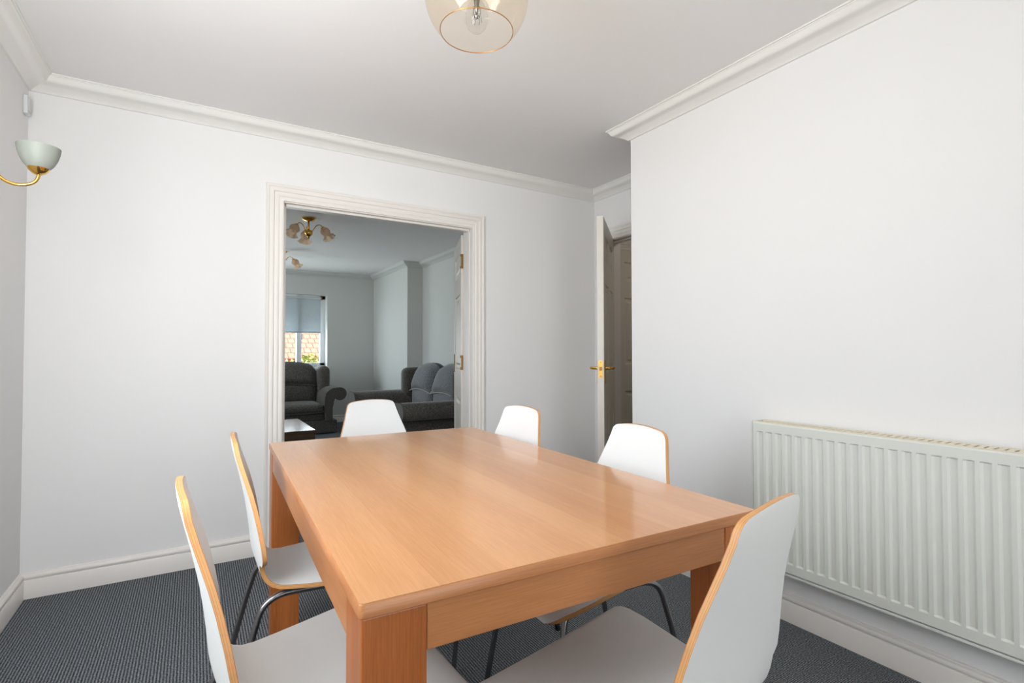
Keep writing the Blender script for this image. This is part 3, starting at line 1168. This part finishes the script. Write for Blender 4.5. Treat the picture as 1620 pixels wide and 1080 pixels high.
# ------------------------------------------------------------------ radiator
RX = 1.941
rad = thing('radiator', (RX + 0.05, 0.55, 0.2265), 0, 'long white convector panel radiator on the right hand wall', 'radiator')
RY0, RY1, RZ0, RZ1 = -0.22, 1.283, 0.2265, 0.792
ys = [RY0, RY0 + 0.004]
dep = {}
k = 0
cl = []
yc = 1.250
while yc > RY0 + 0.03:
    cl.append(yc)
    yc -= 0.0387
for c in reversed(cl):
    ys += [c - 0.0135, c - 0.0065, c + 0.0065, c + 0.0135]
ys += [RY1 - 0.004, RY1]
zs_ = [RZ0, RZ0 + 0.004, 0.2630, 0.2690, 0.2760, 0.7420, 0.7530, 0.7575, RZ1 - 0.005, RZ1]
inner = set()
for c in cl:
    for d in (-0.0065, 0.0065):
        inner.add(round(c + d, 5))
mb = MB()
verts = []
for y in ys:
    for j, z in enumerate(zs_):
        x = RX
        if round(y, 5) in inner and 3 < j < 6:
            x += 0.0055
        elif round(y, 5) in inner and j in (3, 6):
            x += 0.0050
        if y in (RY0, RY1) or j in (0, len(zs_) - 1):
            x += 0.004
        verts.append((x, y, z))
nz = len(zs_)
fs = [(a * nz + j, (a + 1) * nz + j, (a + 1) * nz + j + 1, a * nz + j + 1) for a in range(len(ys) - 1) for j in range(nz - 1)]
mb.add(verts, fs)
mb.box(RX + 0.004, RX + 0.018, RY0, RY1, RZ0 + 0.0005, RZ0 + 0.010)
add_abs(mb, 'front_panel', RAD, rad, smooth=True, angle=25)
add_abs(MB().box(RX + 0.0125, RX + 0.0150, RY0 + 0.01, RY1 - 0.01, RZ0 + 0.01, RZ1 - 0.01), 'inner_sheet', RAD, rad)
add_abs(MB().box(RX + 0.004, RX + 0.020, RY0, RY1, RZ0 - 0.013, RZ0 - 0.003), 'lower_lip', RAD, rad, bevel=0.003)
add_abs(MB().box(RX + 0.068, RX + 0.082, RY0, RY1, RZ0, RZ1 - 0.01), 'back_panel', RAD, rad, bevel=0.003)
fin = MB()
y = RY0 + 0.03
while y < RY1 - 0.03:
    fin.box(RX + 0.018, RX + 0.068, y, y + 0.0012, RZ0 + 0.05, RZ1 - 0.05)
    y += 0.024
tag(add_abs(fin, 'convector_fins', RAD, rad), kind='stuff')
add_abs(MB().box(RX + 0.003, RX + 0.086, RY1 + 0.0005, RY1 + 0.0085, RZ0 + 0.004, RZ1 + 0.002), 'end_panel', RAD, rad, bevel=0.002)
add_abs(MB().box(RX + 0.003, RX + 0.086, RY0 - 0.0085, RY0 - 0.0005, RZ0 + 0.004, RZ1 + 0.002), 'end_panel', RAD, rad, bevel=0.002)
gr = MB()
gr.box(RX + 0.006, RX + 0.016, RY0, RY1, RZ1 - 0.004, RZ1 + 0.003)
gr.box(RX + 0.074, RX + 0.086, RY0, RY1, RZ1 - 0.004, RZ1 + 0.003)
y = RY0
while y < RY1 - 0.02:
    gr.box(RX + 0.016, RX + 0.074, y, y + 0.016, RZ1 - 0.003, RZ1 + 0.002)
    y += 0.0225
add_abs(gr, 'top_grille', RADTOP, rad)
for y in (0.05, 1.02):
    add_abs(MB().box(RX + 0.0822, XR - 0.0002, y, y + 0.04, RZ0 + 0.04, RZ1 - 0.04), 'wall_bracket', RAD, rad)

# ------------------------------------------------------------------ pendant lamp
PX, PY = 0.64, 1.22
pend = thing('pendant_lamp', (PX, PY, ZC), 0, 'amber glass globe pendant lamp hanging over the oak table', 'lamp')
MB().lathe([(0, 0), (0.05, 0), (0.05, -0.008), (0.042, -0.022), (0.012, -0.028), (0, -0.028)], n=28).build('ceiling_rose', WHITEP, pend, smooth=True, angle=40)
MB().tube([(0, 0, -0.026), (0, 0, -0.205)], 0.003, 8).build('cable', WHITEP, pend, smooth=True)
GZ = 2.04 - ZC
gp = []
for k in range(29):
    a = math.radians(12 + (135.5 - 12) * k / 28)
    gp.append((0.140 * math.sin(a), GZ + 0.140 * math.cos(a) * (1.0 if a < math.pi / 2 else 0.98)))
MB().lathe(gp, n=64).build('globe_shade', AMBER, pend, smooth=True)
rim = gp[-1]
MB().tube([(rim[0] * math.cos(a), rim[0] * math.sin(a), rim[1]) for a in [2 * math.pi * i / 64 for i in range(65)]], 0.0012, 6).build('glass_rim', metal('amber_rim', (214, 150, 84), 0.3), pend, smooth=True)
DZ = -0.092
MB().lathe([(r_, z + DZ) for r_, z in [(0, -0.112), (0.034, -0.112), (0.034, -0.118), (0.030, -0.124), (0.021, -0.128), (0.021, -0.170), (0.019, -0.174), (0, -0.174)]], n=28).build('lamp_holder', metal('holder_chrome', (190, 186, 178), 0.18), pend, smooth=True, angle=40)
bulb = MB().lathe([(r_, z + DZ) for r_, z in [(0.0125, -0.172), (0.0125, -0.186), (0.016, -0.196), (0.025, -0.212), (0.0305, -0.232), (0.030, -0.248), (0.0245, -0.264), (0.014, -0.275), (0.0, -0.279)]], n=32).build('bulb', CLEAR, pend, smooth=True)
fl = MB().tube([(0, 0, -0.176 + DZ), (0, 0, -0.206 + DZ), (0, 0, -0.226 + DZ)], [0.010, 0.006, 0.003], 12)
fl.lathe([(0, -0.226 + DZ), (0.008, -0.233 + DZ), (0.0075, -0.236 + DZ), (0, -0.243 + DZ)], n=16)
for i in range(6):
    a = i * math.pi / 3
    b2 = a + math.pi / 6
    fl.tube([(0.003 * math.cos(a), 0.003 * math.sin(a), -0.205 + DZ), (0.011 * math.cos(a), 0.011 * math.sin(a), -0.212 + DZ), (0.013 * math.cos(b2), 0.013 * math.sin(b2), -0.250 + DZ)], 0.0008, 5)
fl.build('filament', metal('filament_steel', (150, 146, 140), 0.3), bulb, smooth=True)

# ------------------------------------------------------------------ wall sconce (left wall)
SCX, SCY = -0.43, 2.17
KS = 0.74
sc_ = thing('wall_sconce', (XL, SCY, 1.668), 0, 'brass wall light with frosted glass bowl shade on the left wall', 'lamp')
mY = Matrix.Rotation(math.pi / 2, 3, 'Y')
MB().lathe([(0, 0), (0.045, 0), (0.045, 0.004), (0.038, 0.012), (0.018, 0.02), (0, 0.022)], (0.0, 0, -0.03), 28, 0, mY).build('backplate', BRASS, sc_, smooth=True, angle=40)
AX = SCX - XL
arm = [(0.016, 0, -0.03), (0.045, 0, -0.022), (0.075, 0, -0.012), (0.098, 0, -0.022), (0.118, 0, -0.055), (0.140, 0, -0.080), (0.165, 0, -0.089), (0.190, 0, -0.083),
       (0.207, 0, -0.068), (AX, 0, -0.045), (AX, 0, -0.032)]


def smooth_path(p, n=4):
    out = []
    for i in range(len(p) - 1):
        p0, p1, p2, p3 = [Vector(p[max(0, min(len(p) - 1, j))]) for j in (i - 1, i, i + 1, i + 2)]
        for k in range(n):
            t = k / n
            out.append(0.5 * (2 * p1 + (p2 - p0) * t + (2 * p0 - 5 * p1 + 4 * p2 - p3) * t * t + (3 * p1 - p0 - 3 * p2 + p3) * t ** 3))
    out.append(Vector(p[-1]))
    return out


arm = [(x, y, z * KS) for x, y, z in arm]
MB().tube(smooth_path(arm), 0.0050, 12).build('arm', BRASS, sc_, smooth=True, angle=60)
MB().lathe([(a * KS, b * KS) for a, b in [(0, -0.036), (0.012, -0.036), (0.022, -0.030), (0.032, -0.020), (0.038, -0.009), (0.036, -0.008), (0.029, -0.017), (0, -0.022)]], (AX, 0, 0), 32).build('shade_cup', BRASS, sc_, smooth=True, angle=50)
MB().lathe([(a * KS, b * KS) for a, b in [(0.0, -0.016), (0.028, -0.015), (0.038, -0.008), (0.052, 0.010), (0.064, 0.036), (0.071, 0.062), (0.074, 0.084), (0.0715, 0.084), (0.0685, 0.062), (0.0615, 0.037), (0.050, 0.013), (0.036, -0.004), (0.0, -0.010)]],
           (AX, 0, 0), 48).build('glass_shade', FROST, sc_, smooth=True, angle=60)
MB().lathe([(a * KS, b * KS) for a, b in [(0.010, -0.01), (0.012, 0.02), (0.017, 0.034), (0.0175, 0.050), (0.010, 0.070), (0, 0.078)]], (AX, 0, 0), 20).build('candle_bulb', WHITEP, sc_, smooth=True)

# small white box high on the left wall by the corner
ws = thing('wall_sensor', (XL, 3.005, 2.155), 0, 'small white plastic sensor box high on the left wall by the corner', 'sensor')
MB().box(0.0, 0.016, -0.026, 0.026, -0.040, 0.040).build('housing', WHITEP, ws, bevel=0.004)
MB().box(0.0161, 0.0190, -0.018, 0.018, -0.026, 0.032).build('front_cover', WHITEP, ws, bevel=0.002)

# ------------------------------------------------------------------ lounge: seating
def arc(cx, cy, r, a0, a1, n):
    return [(cx + r * math.cos(math.radians(a0 + (a1 - a0) * k / n)), cy + r * math.sin(math.radians(a0 + (a1 - a0) * k / n))) for k in range(n + 1)]


def scroll_profile(xin, xout, zb, ztop, roll_r):
    """closed outline in (side, z): post flaring outwards into a roll"""
    cx = xout - roll_r
    cz = ztop - roll_r
    px = xin + 0.085
    pts = [(xin, zb)]
    pts += [(xin - 0.012, zb + 0.12), (xin - 0.012, cz - 0.06), (xin + 0.004, cz + 0.01), (xin + 0.04, ztop - 0.035), (xin + 0.085, ztop - 0.008)]
    pts += arc(cx, cz, roll_r, 90, -120, 14)
    pts += [(px + 0.035, cz - roll_r * 0.55), (px + 0.012, cz - roll_r - 0.02), (px, cz - roll_r - 0.09), (px, zb)]
    return pts


def seat_unit(name, loc, rz, label, cat, half_seat, arm_out, depth, cushions, back_mat, body_mat, pipe_mat):
    """armchair or sofa in local space: faces -y, front plane y=0"""
    root = thing(name, loc, rz, label, cat)
    n = cushions
    wid = 2 * half_seat / n
    # plinth valance
    MB().rbox((0, depth / 2, 0.095), (2 * half_seat + 0.31, depth - 0.06, 0.17), 0.015, 2).build('valance', body_mat, root, smooth=True, angle=50)
    MB().rbox((0, 0.30, 0.225), (2 * half_seat + 0.06, 0.52, 0.11), 0.03, 3).build('front_rail', body_mat, root, smooth=True)
    # arms
    for s in (-1, 1):
        prof = scroll_profile(half_seat - 0.0, arm_out, 0.17, 0.608, 0.082)
        rings = []
        for y, sc in ((0.0, 0.97), (0.012, 1.0), (depth * 0.5, 1.0), (depth - 0.12, 1.0)):
            cx = sum(p[0] for p in prof) / len(prof)
            cz = sum(p[1] for p in prof) / len(prof)
            rings.append([(s * (cx + (px - cx) * sc), y, cz + (pz - cz) * sc) for px, pz in prof])
        am = MB().loft(rings, True, True).build('arm', body_mat, root, smooth=True, angle=45)
        # piping round the scroll front
        ring = [(s * px, 0.004, pz) for px, pz in prof[1:-1]]
        MB().tube(ring, 0.006, 6).build('piping', PIPED, am, smooth=True)
    # back frame and wings
    MB().rbox((0, depth - 0.10, 0.50), (2 * half_seat + 0.24, 0.18, 0.66), 0.06, 4).build('back_frame', body_mat, root, smooth=True)
    for s in (-1, 1):
        MB().rbox((s * (half_seat + 0.075), depth - 0.29, 0.70), (0.155, 0.34, 0.36), 0.06, 4, (0.01, 0, 0.015)).build('wing', body_mat, root, smooth=True)
    for i in range(n):
        cx = -half_seat + wid * (i + 0.5)
        # seat cushion
        sm = MB().rbox((cx, 0.325, 0.335), (wid - 0.01, 0.63, 0.125), 0.05, 5, (0, 0.01, 0.02)).build('seat_cushion', body_mat, root, smooth=True)
        MB().tube(smooth_path([(cx - wid / 2 + 0.02, 0.012, 0.288), (cx, 0.003, 0.284), (cx + wid / 2 - 0.02, 0.012, 0.288)], 6), 0.006, 6).build('piping', pipe_mat, sm, smooth=True)
        # lower lumbar pad and upper head pad with an arched top
        MB().rbox((cx, depth - 0.275, 0.52), (wid - 0.012, 0.20, 0.32), 0.075, 5, (0, 0.02, 0)).build('back_pad', back_mat, root, smooth=True)
        hp = MB()
        W2 = wid / 2 - 0.004
        rows = []
        for a in range(9):
            t = a / 8
            z0 = 0.615 + 0.035
            row = []
            for b_ in range(17):
                w_ = -1 + 2 * b_ / 16
                ztop_ = 0.953 - 0.075 * abs(w_) ** 2.6 - 0.06 * max(0, abs(w_) - 0.85) / 0.15
                zbot = 0.612 + 0.034 * (1 - w_ * w_)
                z = zbot + (ztop_ - zbot) * t
                row.append((cx + w_ * W2, z, w_, t))
            rows.append(row)
        front, backv = [], []
        for row in rows:
            fr_, bk_ = [], []
            for x, z, w_, t in row:
                e = (1 - abs(w_) ** 4) ** 0.5 * max(0.0, 1 - abs(2 * t - 1) ** 3.2) ** 0.5
                fr_.append((x, depth - 0.36 - 0.085 * e + 0.11 * t, z))
                bk_.append((x, depth - 0.30 + 0.10 * e + 0.11 * t, z))
            front.append(fr_)
            backv.append(bk_)
        for src in (front, backv):
            vv = [p for r in src for p in r]
            ff = [(a * 17 + b_, a * 17 + b_ + 1, (a + 1) * 17 + b_ + 1, (a + 1) * 17 + b_) for a in range(8) for b_ in range(16)]
            hp.add(vv, ff)
        ho = hp.build('head_pad', back_mat, root, smooth=True)
        pts = [(x, depth - 0.392, z - 0.003) for x, z, w_, t in rows[0]]
        pts = [(rows[k][0][0], depth - 0.378 + 0.11 * rows[k][0][3], rows[k][0][1]) for k in range(8, 0, -1)] + pts + \
              [(rows[k][16][0], depth - 0.378 + 0.11 * rows[k][16][3], rows[k][16][1]) for k in range(1, 9)]
        MB().tube(pts, 0.0065, 6).build('piping', pipe_mat, ho, smooth=True)
    return root


seat_unit('armchair', (1.08, 7.10, 0), 0.0, 'wide charcoal wing armchair with scroll arms under the lounge window', 'armchair', 0.40, 0.663, 0.92, 1, FAB, FAB, PIPED)
seat_unit('sofa', (1.60, 5.45, 0), -math.pi / 2, 'charcoal two seat sofa with paler back cushions against the lounge side wall', 'sofa', 0.66, 0.98, 1.055, 2, FABC, FAB, PIPE)

# coffee table
ct = thing('coffee_table', (0.56, 5.06, 0), 0, 'low dark wood coffee table in front of the lounge armchair', 'table')
MB().box(-0.32, 0.32, -0.44, 0.44, 0.392, 0.42).build('tabletop', DARKW, ct, bevel=0.003)
for s in (-1, 1):
    y0, y1 = sorted((s * 0.435, s * 0.415))
    MB().box(-0.315, 0.315, y0, y1, 0.27, 0.392).build('apron', DARKW, ct)
    x0, x1 = sorted((s * 0.315, s * 0.295))
    MB().box(x0, x1, -0.415, 0.415, 0.27, 0.392).build('apron', DARKW, ct)
    for t in (-1, 1):
        MB().box(s * 0.285 - 0.03, s * 0.285 + 0.03, t * 0.405 - 0.03, t * 0.405 + 0.03, 0, 0.27).build('leg', DARKW, ct)


# ceiling lights in the lounge
def tulip(c, M):
    """flower-shaped frosted shade, mouth along local -z"""
    prof = [(0.014, 0.0), (0.030, -0.006), (0.041, -0.022), (0.043, -0.042), (0.036, -0.060), (0.033, -0.072), (0.040, -0.088), (0.052, -0.102), (0.058, -0.108)]
    mb = MB()
    rings = []
    n = 30
    for i, (r, z) in enumerate(prof):
        ring = []
        fl = max(0, i - 4) / 4
        for k in range(n):
            a = 2 * math.pi * k / n
            rr_ = r * (1 + 0.12 * fl * math.cos(6 * a)) * (1 + 0.05 * math.cos(6 * a))
            p = Vector((rr_ * math.cos(a), rr_ * math.sin(a), z + 0.008 * fl * math.cos(6 * a)))
            ring.append(M @ p + Vector(c))
        rings.append(ring)
    mb.loft(rings, True, False)
    return mb


def ceiling_light(loc, rz, label):
    root = thing('ceiling_light', loc, rz, label, 'lamp', 'brass flower shade lights on the lounge ceiling')
    MB().lathe([(0, 0), (0.062, 0), (0.062, -0.008), (0.050, -0.020), (0.016, -0.030), (0, -0.030)], n=28).build('ceiling_rose', BRASS, root, smooth=True, angle=40)
    MB().tube([(0, 0, -0.028), (0, 0, -0.115)], 0.008, 10).build('stem', BRASS, root, smooth=True)
    MB().lathe([(0.010, -0.108), (0.028, -0.112), (0.036, -0.128), (0.034, -0.146), (0.022, -0.162), (0.010, -0.172), (0.009, -0.184), (0, -0.190)], n=24).build('body', BRASS, root, smooth=True)
    for k in range(3):
        a = math.radians(90 + 120 * k)
        d = Vector((math.cos(a), math.sin(a), 0))
        pts = [d * r + Vector((0, 0, z)) for r, z in ((0.026, -0.130), (0.045, -0.105), (0.068, -0.072), (0.098, -0.062), (0.122, -0.078), (0.132, -0.098))]
        MB().tube(smooth_path(pts), 0.0045, 8).build('arm', BRASS, root, smooth=True)
        ax_ = Vector((-math.sin(a), math.cos(a), 0))
        M = Matrix.Rotation(math.radians(-34), 3, ax_)
        c = d * 0.132 + Vector((0, 0, -0.096))
        sh = tulip(c, M).build('flower_shade', PEACH, root, smooth=True)
        MB().lathe([(0.016, 0.012), (0.020, 0.004), (0.019, -0.004)], c, 16, 0, M).build('shade_cup', BRASS, sh, smooth=True)
    return root


L1 = ceiling_light((0.875, 4.98, ZC), math.radians(0), 'brass three arm ceiling light with peach flower shades, nearer the doorway')
L2 = copy_tree(L1)
L2.location = (0.884, 6.765, ZC)
L2.rotation_euler = (0, 0, math.radians(25))
L2['label'] = 'brass ceiling light with peach flower shades, half hidden, nearer the lounge window'

# ------------------------------------------------------------------ outdoors beyond the lounge window
struct(MB().box(-30, 40, 8.6, 60, -0.35, -0.30), 'trim_ground', GRASS)
struct(MB().box(-30, -2.05, -30, 8.6, -0.35, -0.30), 'trim_ground', GRASS)
struct(MB().box(-2.05, 40, -30, -3.0, -0.35, -0.30), 'trim_ground', GRASS)
hs = thing('neighbour_house', (6.0, 22.0, -0.3), 0, 'red brick house across the road seen through the lounge window', 'house')
hm = MB()
hm.box(-3.2, 6, 0, 6, 0, 4.8)
hm.build('brick_wall', BRICK, hs)
rm = MB()
rm.add([(-3.5, -0.4, 4.7), (6.3, -0.4, 4.7), (6.3, 3, 7.4), (-3.5, 3, 7.4), (-3.5, 6.4, 4.7), (6.3, 6.4, 4.7)], [(0, 1, 2, 3), (3, 2, 5, 4), (0, 3, 4), (1, 5, 2), (0, 4, 5, 1)])
rm.build('roof', ROOF, hs)
wf = MB().box(-2.2, -0.8, -0.06, 0.02, 0.9, 2.2).build('window_frame', UPVC, hs)
MB().box(-2.1, -0.9, -0.08, -0.062, 1.0, 2.1).build('pane', DARK, wf)
gg = thing('garage', (1.5, 17.0, -0.3), 0, 'low brick garage with a tiled roof left of the brick house', 'garage')
MB().box(-3.0, 2.0, 0, 4, 0, 1.25).build('brick_wall', BRICK, gg)
rm = MB()
rm.add([(-3.2, -0.3, 1.2), (2.2, -0.3, 1.2), (2.2, 2, 2.6), (-3.2, 2, 2.6), (-3.2, 4.3, 1.2), (2.2, 4.3, 1.2)], [(0, 1, 2, 3), (3, 2, 5, 4), (0, 3, 4), (1, 5, 2), (0, 4, 5, 1)])
rm.build('roof', ROOF, gg)
tl = MB()
for r in range(9):
    for c in range(27):
        x = -3.1 + c * 0.2 + (0.1 if r % 2 else 0)
        y = -0.3 + r * 0.255
        z = 1.2 + (1.4 / 2.3) * (y + 0.3)
        tl.add([(x, y, z + 0.03), (x + 0.185, y, z + 0.03), (x + 0.185, y + 0.26, z + 0.17), (x, y + 0.26, z + 0.17), (x, y, z), (x + 0.185, y, z)], [(0, 1, 2, 3), (4, 5, 1, 0)])
tag(tl.build('roof_tiles', ROOF, gg), kind='stuff')
fe = thing('picket_fence', (3.4, 15.0, -0.3), 0, 'cream picket fence in front of the brick house', 'fence')
pk = MB()
for i in range(26):
    x = -1.6 + i * 0.13
    pk.box(x, x + 0.08, 0, 0.02, 0, 1.15)
    pk.add([(x, 0, 1.15), (x + 0.08, 0, 1.15), (x + 0.08, 0.02, 1.15), (x, 0.02, 1.15), (x + 0.04, 0.01, 1.22)], [(0, 1, 4), (1, 2, 4), (2, 3, 4), (3, 0, 4)])
tag(pk.build('pickets', FENCE, fe), kind='stuff')
for z in (0.3, 0.9):
    MB().box(-1.65, 1.8, 0.02, 0.06, z, z + 0.08).build('rail', FENCE, fe)
bu = thing('bush', (1.78, 10.2, -0.3), 0, 'leafy yellow green bush just outside the lounge window', 'bush')
st = MB()
for i in range(7):
    a = i * 0.9
    st.tube([(0.03 * math.cos(a), 0.03 * math.sin(a), 0), (0.12 * math.cos(a), 0.12 * math.sin(a), 0.6), (0.26 * math.cos(a), 0.26 * math.sin(a), 1.15)], [0.014, 0.01, 0.004], 5)
st.build('stems', STEM, bu)
lf = MB()
rnd = random.Random(3)
for i in range(900):
    th, ph = rnd.uniform(0, 2 * math.pi), math.acos(rnd.uniform(-0.8, 1))
    r_ = 0.42 * rnd.uniform(0.5, 1) ** 0.5
    c = Vector((r_ * math.sin(ph) * math.cos(th), r_ * math.sin(ph) * math.sin(th), 0.95 + 0.42 * math.cos(ph) * rnd.uniform(0.7, 1)))
    M = Matrix.Rotation(rnd.uniform(0, 6.28), 3, 'Z') @ Matrix.Rotation(rnd.uniform(-1, 1), 3, 'X')
    s = rnd.uniform(0.03, 0.055)
    lf.add([c + M @ Vector(p) * s for p in ((-1, 0, 0), (0, -0.45, 0.1), (1, 0, 0), (0, 0.45, 0.1))], [(0, 1, 2, 3)])
tag(lf.build('leaves', LEAF, bu), kind='stuff')
